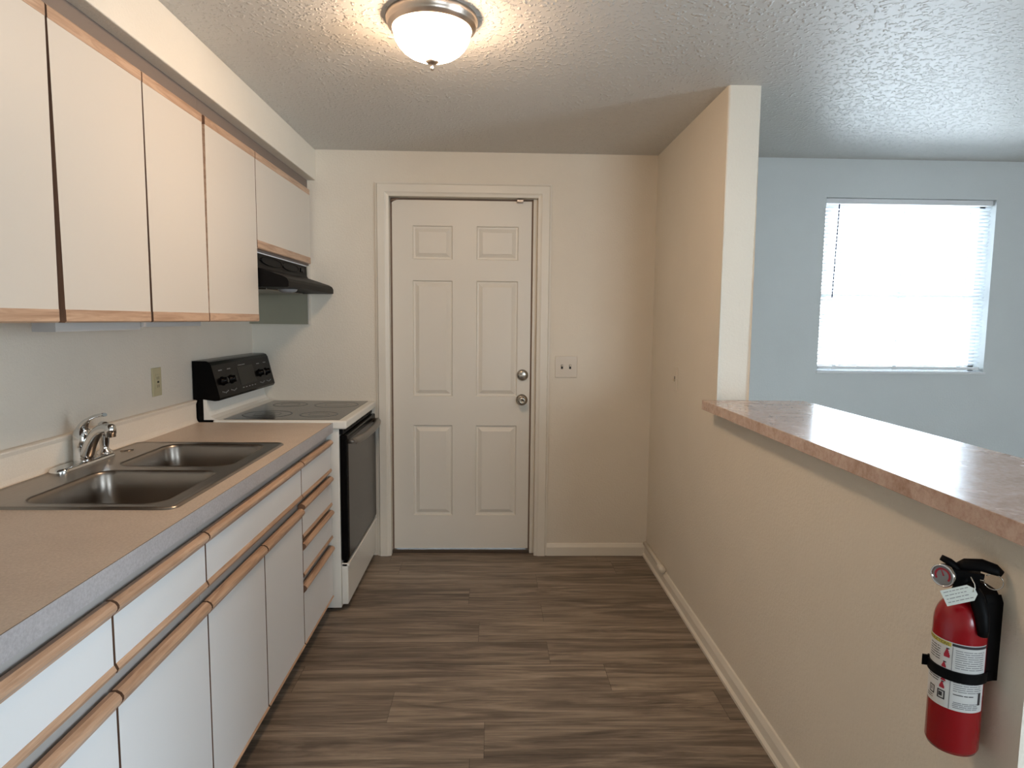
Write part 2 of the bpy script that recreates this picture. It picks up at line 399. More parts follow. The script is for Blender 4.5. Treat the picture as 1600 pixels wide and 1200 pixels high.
mb.add([(SX0, SY, SZ0), (SX1, SY, SZ0), (SX1, SY, SZ1), (SX0, SY, SZ1), (SX0, SY+0.04, SZ0), (SX1, SY+0.04, SZ0), (SX1, SY+0.04, SZ1), (SX0, SY+0.04, SZ1)],
       [(0, 1, 5, 4), (1, 2, 6, 5), (2, 3, 7, 6), (3, 0, 4, 7), (4, 5, 6, 7)])
leaf = build('door_leaf', mb, M_doorp, D)
mb = MB(); mb.box(DX1-0.006, DX1+0.003, SY+0.004, SY+0.05, 0.02, DZ1); mb.box(DX0, DX0+0.010, SY+0.01, SY+0.05, 0.02, DZ1)
mb.box(DX0, DX1, SY+0.008, SY+0.05, SZ1+0.001, DZ1)
build('weatherstrip', mb, M_gap, D)
build('threshold', MB().box(DX0, DX1+0.028, BY+0.032, BY+T-0.002, 0.0, 0.021, 0.003), M_thresh, D)
KX = 0.172
kn = build('door_knob', MB().lathe([(0.0, 0), (0.033, 0), (0.034, 0.005), (0.022, 0.010), (0.013, 0.014), (0.013, 0.03), (0.021, 0.036), (0.0275, 0.048), (0.026, 0.060), (0.018, 0.067), (0.008, 0.0675), (0.006, 0.063), (0, 0.063)], (KX, SY, 0.938), (0, -1, 0)), M_lock, leaf)
db = build('deadbolt', MB().lathe([(0, 0), (0.033, 0), (0.034, 0.006), (0.028, 0.014), (0.020, 0.018), (0, 0.018)], (KX+0.002, SY, 1.086), (0, -1, 0)), M_lock, leaf)
# the deadbolt's turn piece is a sub-sub piece of the door leaf; keep it inside the deadbolt's own level
build('thumb_turn', MB().box(KX-0.012, KX+0.016, SY-0.034, SY-0.016, 1.079, 1.089, 0.003), M_chrome, D)
build('latch_cap', MB().box(0.130, 0.168, BY+0.006, SY, DZ1-0.022, DZ1-0.006, 0.003), M_nickel, D)
build('dark_gap_strip', MB().tube([(DX0+0.005, SY-0.004, DZ1-0.02), (DX0+0.02, SY-0.006, DZ1-0.012), (DX0+0.045, SY-0.005, DZ1-0.006), (DX0+0.10, SY-0.004, DZ1-0.005)], [0.009, 0.007, 0.004, 0.002], 8), M_gap, D)  # added strip that stands in for the dark gap at the door's top corner

# ------------------------------------------------------------------ dining window and blind
W = thing('window_1', ((WX0+WX1)/2, BY, WZ0), 'bright single hung window in the dining room wall', 'window', kind='structure')
mb = MB(); fy0, fy1 = BY+0.085, BY+0.125; fw = 0.035
mb.box(WX0, WX0+fw, fy0, fy1, WZ0, WZ1); mb.box(WX1-fw, WX1, fy0, fy1, WZ0, WZ1)
mb.box(WX0, WX1, fy0, fy1, WZ1-fw, WZ1); mb.box(WX0, WX1, fy0, fy1, WZ0, WZ0+fw)
build('window_frame', mb, M_alu, W)
mz = 1.575
mb = MB(); mb.box(WX0+fw, WX1-fw, fy0-0.01, fy0+0.02, mz-0.011, mz+0.011, 0.003)
build('meeting_rail', mb, M_alu, W)
build('sash_lock', MB().box(2.40, 2.45, fy0-0.025, fy0-0.005, mz+0.012, mz+0.028, 0.004), M_alu, W)
build('window_pane', MB().box(WX0+fw, WX1-fw, fy0+0.012, fy0+0.016, mz, WZ1-fw), M_glass, W)
build('window_pane', MB().box(WX0+fw, WX1-fw, fy0+0.020, fy0+0.024, WZ0+fw, mz), M_glass, W)
build('window_sill', MB().box(WX0-0.008, WX1+0.008, BY-0.012, BY+0.085, WZ0-0.012, WZ0+0.002, 0.003), M_slat, W)
B = thing('window_blind', ((WX0+WX1)/2, BY+0.035, WZ0+0.01), 'white horizontal mini blind lowered with open slats in the dining room window', 'blind')
bx0, bx1, by = WX0+0.010, WX1-0.010, BY+0.03
build('headrail', MB().box(bx0, bx1, by-0.018, by+0.018, WZ1-0.032, WZ1-0.002, 0.002), M_slat, B)
mb = MB(); z = WZ1-0.052
while z > WZ0+0.045:
    pr = []
    for i in range(5):
        u = (-0.0125+0.025*i/4)*0.86; pr.append((by+u, z+0.0014*(1-(u/0.0125)**2)-0.42*u))
    mb.prism(pr+[(u, v-0.0005) for u, v in pr[::-1]], 'x', bx0+0.003, bx1-0.003); z -= 0.0215
build('slats', mb, M_thin, B, recalc=True)
build('bottom_rail', MB().box(bx0+0.003, bx1-0.003, by-0.012, by+0.012, WZ0+0.012, WZ0+0.030, 0.003), M_slat, B)
for cx in (bx0+0.10, (bx0+bx1)/2-0.03, bx1-0.13):
    mb = MB(); mb.box(cx-0.001, cx+0.001, by-0.0145, by-0.0135, WZ0+0.03, WZ1-0.03); mb.box(cx-0.012, cx+0.012, by-0.0145, by-0.012, WZ0+0.010, WZ0+0.032)
    build('ladder_cord', mb, M_slat, B)
build('tilt_wand', MB().tube([(bx0+0.072, by-0.022, WZ1-0.035), (bx0+0.070, by-0.024, WZ1-0.09), (bx0+0.058, by-0.024, WZ1-0.58)], 0.0035, 8), M_wand, B)
# unseen openings that let the daylight in
W2 = thing('door_2', (RX, (PY0+PY1)/2, 0), 'sliding glass door in the right wall of the dining room', 'door', kind='structure')
mb = MB()
for y0 in (PY0, (PY0+PY1)/2-0.03, PY1-0.06): mb.box(RX+0.05, RX+0.1, y0, y0+0.06, 0.05, PZ1-0.06)
mb.box(RX+0.05, RX+0.1, PY0, PY1, PZ1-0.06, PZ1); mb.box(RX+0.05, RX+0.1, PY0, PY1, 0, 0.05)
build('door_frame', mb, M_alu, W2)
build('glass_pane', MB().box(RX+0.07, RX+0.076, PY0+0.05, PY1-0.05, 0.05, PZ1-0.06), M_glass, W2)
W3 = thing('window_2', ((QX0+QX1)/2, FY, QZ0), 'wide window in the wall behind the viewer', 'window', kind='structure')
mb = MB()
for x0 in (QX0, (QX0+QX1)/2-0.02, QX1-0.04): mb.box(x0, x0+0.04, FY-0.1, FY-0.06, QZ0, QZ1)
mb.box(QX0, QX1, FY-0.1, FY-0.06, QZ0, QZ0+0.04); mb.box(QX0, QX1, FY-0.1, FY-0.06, QZ1-0.04, QZ1)
build('window_frame', mb, M_alu, W3)
build('window_pane', MB().box(QX0+0.03, QX1-0.03, FY-0.085, FY-0.08, QZ0+0.03, QZ1-0.03), M_glass, W3)

# ------------------------------------------------------------------ upper cabinets
UF = -1.04
def front(parent, name, xf, th, y0b, y1b, y0t, y1t, z0, z1, hb, ht, face, edge, pull=False, dx0=0.0):
    """door or drawer front: laminate slab, oak rails top and bottom.  xf = front plane; dx0 swings the near side outward"""
    def yy(z): t = (z-z0)/(z1-z0); return (y0b+(y0t-y0b)*t, y1b+(y1t-y1b)*t)
    def slab(za, zb, xa, xb, mb, mf=0, me=1):
        (a0, a1), (b0, b1) = yy(za), yy(zb)
        P = [(xa+dx0, a0, za), (xb+dx0, a0, za), (xb, a1, za), (xa, a1, za), (xa+dx0, b0, zb), (xb+dx0, b0, zb), (xb, b1, zb), (xa, b1, zb)]
        mb.add(P, [(1, 2, 6, 5), (0, 4, 7, 3)], mf); mb.add(P, [(0, 3, 2, 1), (4, 5, 6, 7), (0, 1, 5, 4), (2, 3, 7, 6)], me)
    mb = MB(); slab(z0+hb, z1-ht, xf-th, xf, mb)
    d = build(name, mb, [face, edge], parent, recalc=False)
    def rail(za, zb, prof):
        (a0, a1), (b0, b1) = yy(za), yy(zb); n = len(prof); vs = []
        for k_, (u, t) in enumerate(prof):
            vs.append((xf+u+dx0, a0+(b0-a0)*t, za+(zb-za)*t))
        for k_, (u, t) in enumerate(prof): vs.append((xf+u, a1+(b1-a1)*t, za+(zb-za)*t))
        m = MB(); m.add(vs, [[i, (i+1) % n, (i+1) % n+n, i+n] for i in range(n)], 0)
        m.add(vs, [list(range(n))[::-1]], 1); m.add(vs, [list(range(n, 2*n))], 1)
        return m
    if ht:
        if pull: pr = [(-th, 0), (0.0, 0), (0.001, 0.08), (0.009, 0.32), (0.013, 0.5), (0.013, 0.68), (0.009, 0.86), (0.0, 1.0), (-th*0.6, 0.98), (-th, 0.75)]
        else: pr = [(-th, 0), (0.001, 0), (0.001, 0.85), (-0.003, 1), (-th, 1)]
        build('oak_rail', rail(z1-ht, z1, pr), [M_oak, M_oakdark], d)
    if hb:
        if pull: pr = [(-th, 0.15), (-th*0.5, 0), (0.002, 0.25), (0.006, 0.6), (0.001, 1.0), (-th, 1)]
        else: pr = [(-th, 0), (-0.003, 0), (0.001, 0.12), (0.001, 1), (-th, 1)]
        build('oak_rail', rail(z0, z0+hb, pr), [M_oak, M_oakdark], d)
    return d
def upper(loc_y, y0, y1, zb, label, doors):
    c = thing('wall_cabinet', (-1.2, (y0+y1)/2, zb), label, 'cabinet')
    mb = MB(); mb.box(LX, UF-0.019, y0+0.0005, y1-0.0005, zb, 2.1845)
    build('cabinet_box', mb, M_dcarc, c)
    for d in doors: front(c, 'cabinet_door', UF, 0.018, *d)
    return c
ZT = 2.130; ZB = 1.393
c = upper(0, 0.78, 1.603, 1.400, 'white wall cabinet nearest the viewer, cut off by the left edge of the photo', [
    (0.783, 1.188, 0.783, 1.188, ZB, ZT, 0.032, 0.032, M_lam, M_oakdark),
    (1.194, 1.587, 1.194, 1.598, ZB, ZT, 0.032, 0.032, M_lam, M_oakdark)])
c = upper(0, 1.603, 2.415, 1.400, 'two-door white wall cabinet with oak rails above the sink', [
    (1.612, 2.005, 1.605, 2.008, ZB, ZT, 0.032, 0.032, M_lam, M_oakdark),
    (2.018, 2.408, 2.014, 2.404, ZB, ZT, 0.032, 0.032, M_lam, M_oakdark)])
build('bottom_rail', MB().box(-1.12, UF-0.022, 1.606, 1.985, 1.370, 1.4, 0.001), M_carc, c)
build('bottom_rail', MB().box(-1.12, UF-0.022, 1.99, 2.39, 1.378, 1.4, 0.001), M_carc, c)
c = upper(0, 2.415, 2.922, 1.400, 'tall single-door white wall cabinet just left of the range hood', [
    (2.415, 2.915, 2.428, 2.915, ZB, ZT, 0.032, 0.032, M_lam, M_oak)])
c = upper(0, 2.922, BY, 1.705, 'short white wall cabinet above the black range hood', [
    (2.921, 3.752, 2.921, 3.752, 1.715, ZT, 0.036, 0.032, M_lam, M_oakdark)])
build('bottom_rail', MB().box(-1.10, UF-0.022, 2.925, 3.745, 1.700, 1.712), M_lambase, c)
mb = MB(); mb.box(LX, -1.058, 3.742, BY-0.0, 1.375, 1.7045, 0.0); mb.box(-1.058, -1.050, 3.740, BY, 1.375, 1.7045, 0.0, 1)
tag(build('filler_panel', mb, [M_filler, M_lam]), 'filler panel under the range hood, shade painted grey on its face, pale front edge', 'panel')

# ------------------------------------------------------------------ base cabinets
BF = -0.757; BT = 0.018
def base(y0, y1, label):
    c = thing('base_cabinet', (-1.07, (y0+y1)/2, 0), label, 'cabinet')
    xb = BF-BT-0.002; a_, b_ = y0+0.0005, y1-0.0005; mb = MB()
    for ya, yb in ((a_, a_+0.016), (b_-0.016, b_)): mb.box(LX, xb-0.018, ya, yb, 0.09, 0.70)
    mb.box(LX, LX+0.006, a_, b_, 0.09, 0.70); mb.box(LX, xb-0.018, a_+0.016, b_-0.016, 0.09, 0.106)
    mb.box(xb-0.018, xb, a_, b_, 0.09, 0.8815)
    build('cabinet_box', mb, M_carc, c)
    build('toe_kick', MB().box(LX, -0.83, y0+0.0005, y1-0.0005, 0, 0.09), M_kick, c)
    return c
g = 0.0038
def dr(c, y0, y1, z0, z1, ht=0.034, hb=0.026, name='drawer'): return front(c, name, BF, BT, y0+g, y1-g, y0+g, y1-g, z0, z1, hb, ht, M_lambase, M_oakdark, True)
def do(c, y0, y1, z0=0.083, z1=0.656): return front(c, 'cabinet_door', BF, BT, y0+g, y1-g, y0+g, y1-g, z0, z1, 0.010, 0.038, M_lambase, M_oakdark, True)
DR0, DR1 = 0.686, 0.846
c = base(0.40, 1.6795, 'white base cabinet with drawers over doors at lower left, nearest the viewer')
dr(c, 0.40, 0.84, DR0, DR1); do(c, 0.40, 0.84)
dr(c, 0.84, 1.262, DR0, DR1); dr(c, 1.262, 1.68, DR0, DR1); do(c, 0.84, 1.262); do(c, 1.262, 1.68)
c = base(1.6805, 2.535, 'white sink base cabinet with one wide drawer front over two doors')
dr(c, 1.68, 2.535, DR0, DR1, name='drawer_front'); do(c, 1.68, 2.11); do(c, 2.11, 2.535)
c = base(2.5355, 3.004, 'white stack of four drawers with oak pulls beside the stove')
for z0, z1 in ((DR0, DR1), (0.523, 0.672), (0.364, 0.511)): dr(c, 2.535, 3.004, z0, z1, 0.032, 0.024)
dr(c, 2.535, 3.004, 0.083, 0.337, 0.034, 0.010)

# ------------------------------------------------------------------ countertop
CT = 0.925; CB = 0.882; CE = -0.745; CY0, CY1 = 0.40, 3.004
HX0, HX1, HY0, HY1 = -1.30, -0.825, 1.635, 2.465
C = thing('countertop', (-1.06, 1.7, CB), 'tan laminate kitchen countertop running from the sink to the stove', 'countertop')
mb = MB()
mb.box(LX, HX0, CY0, CY1, CB, CT); mb.box(HX1, CE-0.003, CY0, CY1, CB, CT)
mb.box(HX0, HX1, CY0, HY0, CB, CT); mb.box(HX0, HX1, HY1, CY1, CB, CT)
build('worktop', mb, M_counter, C)
build('front_edge', MB().box(CE-0.0015, CE, CY0, CY1, CB-0.002, CT+0.0002), M_cedge, C)
build('edge_seam', MB().box(CE-0.003, CE-0.0015, CY0, CY1, CB, CT+0.0001), M_kick, C)
pr = [(LX, CT), (LX+0.028, CT), (LX+0.022, CT+0.008), (LX+0.019, CT+0.02), (LX+0.019, CT+0.085), (LX+0.024, CT+0.097), (LX+0.024, CT+0.101), (LX+0.018, CT+0.104), (LX, CT+0.104)]
build('backsplash', MB().prism(pr, 'y', CY0, CY1), M_bsplash, C)

# ------------------------------------------------------------------ sink
Sk = thing('kitchen_sink', (-1.07, 2.05, CT), 'stainless steel double bowl sink set in the tan countertop', 'sink')
SXa, SXb, SYa, SYb = -1.364, -0.800, 1.612, 2.492
ZR = CT+0.006
bowls = [(-1.225, -0.848, 1.650, 2.022), (-1.225, -0.848, 2.078, 2.450)]
mb = MB()
mb.loops([rrect(SXa, SXb, SYa, SYb, 0.03, CT+0.0003), rrect(SXa+0.002, SXb-0.002, SYa+0.002, SYb-0.002, 0.028, CT+0.004), rrect(SXa+0.008, SXb-0.008, SYa+0.008, SYb-0.008, 0.022, ZR+0.001),
          rrect(SXa+0.014, SXb-0.014, SYa+0.014, SYb-0.014, 0.016, ZR-0.001), rrect(SXa+0.022, SXb-0.022, SYa+0.022, SYb-0.022, 0.0005, ZR-0.001)])
X0, X1, Y0, Y1 = SXa+0.022, SXb-0.022, SYa+0.022, SYb-0.022
e = 0.006
def quad(mb, x0, x1, y0, y1, z): mb.add([(x0, y0, z), (x1, y0, z), (x1, y1, z), (x0, y1, z)], [(0, 1, 2, 3)])
zd = ZR-0.001
bx0_, bx1_ = bowls[0][0]-e, bowls[0][1]+e
quad(mb, X0, bx0_, Y0, Y1, zd); quad(mb, bx1_, X1, Y0, Y1, zd)
quad(mb, bx0_, bx1_, Y0, bowls[0][2]-e, zd); quad(mb, bx0_, bx1_, bowls[0][3]+e, bowls[1][2]-e, zd); quad(mb, bx0_, bx1_, bowls[1][3]+e, Y1, zd)
for b in bowls:
    mb.loops([rrect(b[0]-e, b[1]+e, b[2]-e, b[3]+e, 0.0005, zd), rrect(b[0], b[1], b[2], b[3], 0.055, zd)], 0, False)
build('sink_deck', mb, M_steel, Sk, recalc=False)
for b in bowls:
    mb = MB(); L = []
    def rr(o, z, r): return rrect(b[0]+o, b[1]-o, b[2]+o, b[3]-o, r, z)
    L = [rr(0, zd, 0.055), rr(0.002, zd+0.0015, 0.054), rr(0.006, zd-0.003, 0.052), rr(0.009, zd-0.012, 0.05), rr(0.014, zd-0.06, 0.052), rr(0.019, zd-0.12, 0.055)]
    for k_ in range(1, 6):
        t = math.radians(18*k_); L.append(rr(0.019+0.035*(1-math.cos(t)), zd-0.12-0.035*math.sin(t), 0.058+0.02*math.sin(t)))
    L.append(rr(0.10, zd-0.158, 0.07))
    mb.loops(L, 0, True)
    cx, cy = (b[0]+b[1])/2, (b[2]+b[3])/2
    L2 = [L[-1]]
    n_ = len(L[-1]); 
    circ = []
    for (x, y, z) in L[-1]:
        a = math.atan2(y-cy, x-cx); circ.append((cx+0.045*math.cos(a), cy+0.045*math.sin(a), zd-0.160))
    mb.loops([L[-1], circ], 0, True, True)
    bo = build('sink_bowl', mb, M_steel, Sk)
    build('drain', MB().lathe([(0.043, 0.0), (0.041, 0.003), (0.030, 0.001), (0.026, -0.006), (0.0, -0.006)], (cx, cy, zd-0.158), (0, 0, 1)), M_chrome, bo)
build('hole_cover', MB().lathe([(0.022, 0.0), (0.021, 0.003), (0.012, 0.0045), (0, 0.0048)], (-1.315, 2.330, zd), (0, 0, 1)), M_steel, Sk)

# ------------------------------------------------------------------ faucet
fx, fy, fz = -1.331, 2.110, ZR-0.001
Fa = thing('kitchen_faucet', (fx, fy, fz), 'chrome single lever faucet with side sprayer on the sink deck', 'faucet')
mb = MB(); lp = []
for o, z in ((0, 0), (0.0, 0.006), (0.003, 0.011), (0.010, 0.014)):
    lp.append(rrect(fx-0.030+o, fx+0.030-o, fy-0.145+o, fy+0.145-o, 0.0299-o, fz+z, 10))
mb.loops(lp, 0, True, True); build('base_plate', mb, M_chrome, Fa)
mb = MB(); mb.lathe([(0.0295, 0.012), (0.0295, 0.018), (0.029, 0.022), (0.029, 0.055), (0.0278, 0.0565), (0.0278, 0.0585), (0.029, 0.060), (0.029, 0.080), (0.027, 0.098), (0.0225, 0.112), (0.013, 0.121), (0, 0.124)], (fx, fy, fz))
build('faucet_body', mb, M_chrome, Fa)
def bez(p, n=14):
    p = [Vector(q) for q in p]; out = []
    for i in range(n+1):
        t = i/n; out.append(p[0]*(1-t)**3+p[1]*3*t*(1-t)**2+p[2]*3*t*t*(1-t)+p[3]*t**3)
    return out
dv = Vector((0.87, -0.49, 0)); c0 = Vector((fx, fy, fz))
sp = bez([c0+dv*0.018+Vector((0, 0, 0.030)), c0+dv*0.045+Vector((0, 0, 0.080)), c0+dv*0.085+Vector((0, 0, 0.138)), c0+dv*0.155+Vector((0, 0, 0.128))])
s_ = build('spout', MB().tube(sp, [0.021-0.0065*i/14 for i in range(15)], 18), M_chrome, Fa)
mb = MB(); tip = c0+dv*0.155+Vector((0, 0, 0.128))
mb.lathe([(0, 0.017), (0.009, 0.0155), (0.015, 0.009), (0.0165, 0.0), (0.0165, -0.014), (0.0150, -0.0145), (0.0150, -0.024), (0.012, -0.025), (0, -0.024)], tip, (0, 0, 1))
build('aerator', mb, M_chrome, s_)
h = bez([c0+Vector((0, 0, 0.092))-dv*0.006, c0+Vector((0, 0, 0.135))-dv*0.004, c0+dv*0.045+Vector((0, 0, 0.162)), c0+dv*0.130+Vector((0, 0, 0.172))])
build('lever_handle', MB().tube(h, [0.0235-0.016*min(1, i/8) for i in range(15)], 16, flat=0.75), M_chrome, Fa)
mb = MB(); sxp = (fx+0.002, fy+0.112, fz)
mb.lathe([(0.025, 0.012), (0.024, 0.020), (0.015, 0.026), (0.013, 0.034), (0.015, 0.05), (0.0175, 0.075), (0.018, 0.088), (0.015, 0.100), (0.017, 0.106), (0.016, 0.116), (0.008, 0.122), (0, 0.122)], sxp)
build('side_sprayer', mb, M_chrome, Fa)

# ------------------------------------------------------------------ electrical plates
def outlet(name, label, x, y, z, sx, mat, cat, w_=0.070, hh=0.117):
    """plate on a wall whose normal is sx*x"""
    o = thing(name, (x, y, z), label, cat)
    a, b = sorted((x, x+sx*0.006)); build('plate', MB().box(a, b, y-w_/2, y+w_/2, z-hh/2, z+hh/2, 0.0015), mat, o)
    return o
o = outlet('wall_outlet', 'almond receptacle plate on the wall between faucet and stove', LX, 2.695, 1.142, 1, M_plate2, 'outlet')
build('receptacle', MB().box(LX+0.006, LX+0.009, 2.678, 2.712, 1.110, 1.174, 0.001), M_plate2, o)
for z in (1.125, 1.158):
    for y in (2.689, 2.701): build('slot', MB().box(LX+0.009, LX+0.0094, y-0.0012, y+0.0012, z-0.006, z+0.006), M_plated, o)
build('reset_button', MB().box(LX+0.009, LX+0.011, 2.689, 2.701, 1.138, 1.146, 0.0005), M_plated, o)
o = thing('light_switch', (0.428, BY, 1.14), 'double toggle switch plate on the back wall right of the door', 'switch')
build('plate', MB().box(0.364, 0.492, BY-0.006, BY, 1.078, 1.203, 0.0018), M_plate, o)
for x in (0.404, 0.452):
    build('toggle_slot', MB().box(x-0.006, x+0.006, BY-0.0066, BY-0.006, 1.128, 1.154), M_plated, o)
    build('toggle', MB().box(x-0.004, x+0.004, BY-0.017, BY-0.006, 1.143, 1.153, 0.0015), M_plate, o)
o = outlet('light_switch', 'cream switch plate seen edge-on on the partition near the back corner', PX, 3.27, 1.12, -1, M_wall, 'switch')
build('toggle_slot', MB().box(PX-0.0066, PX-0.006, 3.264, 3.276, 1.107, 1.133), M_plated, o)
build('toggle', MB().box(PX-0.016, PX-0.006, 3.266, 3.274, 1.109, 1.119, 0.0015), M_plate, o)

# ------------------------------------------------------------------ stove
St = thing('electric_stove', (-1.03, 3.39, 0), 'white electric range with black oven door, glass cooktop and black control panel', 'stove')
y0, y1 = 3.014, 3.768
build('stove_body', MB().box(-1.375, -0.722, y0+0.006, y1-0.004, 0.02, 0.893, 0.003), M_whiteen, St)
mb = MB(); mb.box(-1.30, -0.684, y0-0.006, y1, 0.894, 0.934, 0.008, seg=3); ck = build('cooktop', mb, M_whiteen, St)
build('glass_surface', MB().box(-1.262, -0.722, y0+0.022, y1-0.028, 0.932, 0.9355, 0.001), M_glasstop, ck)
for cx, cy, r in ((-1.115, 3.205, 0.118), (-0.862, 3.205, 0.092), (-1.115, 3.57, 0.092), (-0.862, 3.57, 0.118)):
    build('burner_ring', MB().lathe([(r, 0), (r, 0.0004), (r-0.006, 0.0004), (r-0.006, 0)], (cx, cy, 0.9355), seg=56).lathe([(r*0.55, 0), (r*0.55, 0.0003), (r*0.55-0.002, 0.0003), (r*0.55-0.002, 0)], (cx, cy, 0.9355), seg=48), M_ring, ck)
# white riser curving up to the control panel
out_ = [(-1.25, 0.934), (-1.275, 0.9345), (-1.297, 0.940), (-1.312, 0.952), (-1.320, 0.972), (-1.325, 1.0), (-1.328, 1.045)]
build('riser', MB().prism(out_+[(-1.345, 1.045), (-1.342, 0.934)], 'y', y0, y1-0.002), M_whiteen, St)
pf = [(-1.386, 0.90), (-1.342, 0.90), (-1.342, 1.03), (-1.288, 1.022), (-1.270, 1.024), (-1.263, 1.036), (-1.300, 1.188), (-1.310, 1.203), (-1.325, 1.208), (-1.386, 1.208)]
cp = build('control_panel', MB().prism(pf, 'y', y0-0.002, y1-0.004), M_black, St)
def on_panel(y, t):   # t: 0 bottom .. 1 top along sloping face
    return Vector((-1.263+(-1.300+1.263)*t, y, 1.036+(1.188-1.036)*t))
nrm = Vector((0.152, 0, 0.037)).normalized()
def panel_rect(mb, ya, yb, ta, tb, h=0.0012):
    P = [on_panel(ya, ta), on_panel(yb, ta), on_panel(yb, tb), on_panel(ya, tb)]
    mb.hexa([p-nrm*0.001 for p in P]+[p+nrm*h for p in P])
mb = MB(); panel_rect(mb, 3.29, 3.50, 0.22, 0.82); build('clock_display', mb, M_disp, St)
def mark(*a):
    m = MB(); panel_rect(m, *a); build('printed_mark', m, M_markw, cp)
for ya in (3.09, 3.19, 3.58, 3.68):
    for k_ in range(5): mark(ya-0.034+0.015*k_, ya-0.028+0.015*k_, 0.10+0.02*abs(k_-2), 0.14+0.02*abs(k_-2))
    mark(ya-0.02, ya+0.02, 0.80, 0.83)
mark(3.31, 3.40, 0.86, 0.885)
for k_ in range(5): mark(3.30+0.04*k_, 3.32+0.04*k_, 0.12, 0.15)
for ya in (3.09, 3.19, 3.58, 3.68):
    build('control_knob', MB().lathe([(0.022, 0), (0.022, 0.004), (0.018, 0.006), (0.016, 0.022), (0.013, 0.025), (0, 0.025)], on_panel(ya, 0.48), nrm, 28), M_black, St)
# vent strip, door, window, handle, drawer
mb = MB(); mb.box(-0.724, -0.705, y0+0.012, y1-0.010, 0.866, 0.894)
for k_ in range(5): mb.box(-0.706, -0.702, y0+0.05+0.135*k_, y0+0.15+0.135*k_, 0.876, 0.882)
build('vent_strip', mb, M_blackm, St)
od = build('oven_door', MB().box(-0.7215, -0.686, y0+0.012, y1-0.010, 0.252, 0.862, 0.006), M_black, St)
build('oven_window', MB().box(-0.6865, -0.6835, y0+0.030, y1-0.016, 0.262, 0.835, 0.001), M_ovenglass, od)
hp = bez([(-0.664, y0+0.045, 0.826), (-0.632, y0+0.20, 0.822), (-0.632, y1-0.20, 0.822), (-0.664, y1-0.035, 0.826)], 20)
mb = MB(); mb.tube(hp, [0.011]+[0.0125]*19+[0.011], 14, flat=1.4)
for yy_ in (y0+0.055, y1-0.045): mb.tube([(-0.688, yy_, 0.826), (-0.660, yy_, 0.826)], 0.011, 12)
build('oven_handle', mb, M_handle, od)
mb = MB(); mb.box(-0.7215, -0.690, y0+0.012, y1-0.010, 0.035, 0.240, 0.005); mb.box(-0.7215, -0.684, y0+0.012, y1-0.010, 0.222, 0.240, 0.004)
build('storage_drawer', mb, M_whiteen, St)
for yy_ in (y0+0.06, y1-0.06):
    for xx in (-1.32, -0.78): build('levelling_foot', MB().lathe([(0.016, 0), (0.016, 0.012), (0.008, 0.014), (0.008, 0.022)], (xx, yy_, 0)), M_blackm, St)

# ------------------------------------------------------------------ range hood
H = thing('range_hood', (-1.15, 3.33, 1.545), 'black under cabinet range hood above the stove', 'range hood')
hy0, hy1 = 2.930, 3.738
hp = [(LX+0.002, 1.700), (-1.062, 1.700), (-1.060, 1.648), (-1.052, 1.634), (-0.935, 1.596), (-0.918, 1.586), (-0.911, 1.572), (-0.911, 1.550), (-0.918, 1.547), (LX+0.002, 1.545)]
hb = build('hood_shell', MB().prism(hp, 'y', hy0, hy1), M_hood, H)
def oval(y0, y1, z0, z1, x, d, n=28):
    cy, cz = (y0+y1)/2, (z0+z1)/2
    return [[(x+dd, cy+(y1-y0)/2*s*math.cos(2*math.pi*i/n), cz+(z1-z0)/2*s*math.sin(2*math.pi*i/n)) for i in range(n)] for dd, s in ((0, 1), (d, 0.97), (d, 0.86), (d*0.4, 0.80))]
mb = MB(); mb.loops(oval(3.00, 3.32, 1.652, 1.694, -1.061, 0.006), 0, True, True); build('control_oval', mb, M_blackm, H)
mb = MB(); mb.loops(oval(3.30, 3.60, 1.652, 1.694, -1.061, 0.006), 0, True, True); build('control_oval', mb, M_blackm, H)
for yy_ in (3.63, 3.66): build('rocker_switch', MB().box(-1.061, -1.054, yy_-0.010, yy_+0.010, 1.662, 1.684, 0.002), M_black, H)
build('lamp_lens', MB().lathe([(0.045, 0), (0.04, -0.010), (0.022, -0.016), (0, -0.017)], (-0.985, 3.15, 1.546)), M_grey, H)
build('grease_filter', MB().box(-1.30, -1.05, 3.05, 3.62, 1.540, 1.546, 0.001), M_steel, H)

# ------------------------------------------------------------------ bar countertop
bx0b, bx1b, by0b, by1b, bz0, bz1 = 0.872, 1.300, 0.93, 2.655, 1.048, 1.086
mb = MB()
P = [(bx0b, by0b), (bx1b, by0b), (bx1b, by1b-0.05), (bx1b-0.05, by1b), (bx0b, by1b)]
P = [(bx0b, by0b), (bx1b, by0b), (bx1b, by1b), (bx0b, by1b)]
mb.box(bx0b, bx1b, by0b, by1b, bz0, bz1, 0.0015)
tag(build('bar_countertop', mb, M_bar), 'pink marbled laminate bar top on the half wall, shining with window light', 'countertop')

# ------------------------------------------------------------------ rod on baseboard
mb = MB(); mb.tube([(PX-0.012, BY-0.02, 0.080), (PX-0.012, 3.42, 0.080), (PX-0.013, 3.40, 0.079)], [0.012, 0.012, 0.012], 12)
mb.lathe([(0, 0), (0.015, 0.001), (0.019, 0.008), (0.019, 0.06), (0.014, 0.068), (0, 0.069)], (PX-0.019, 3.32, 0.083), (0, 1, 0))
tag(build('conduit', mb, M_trim), 'short cream painted pipe with rounded end on top of the baseboard near the corner', 'pipe')

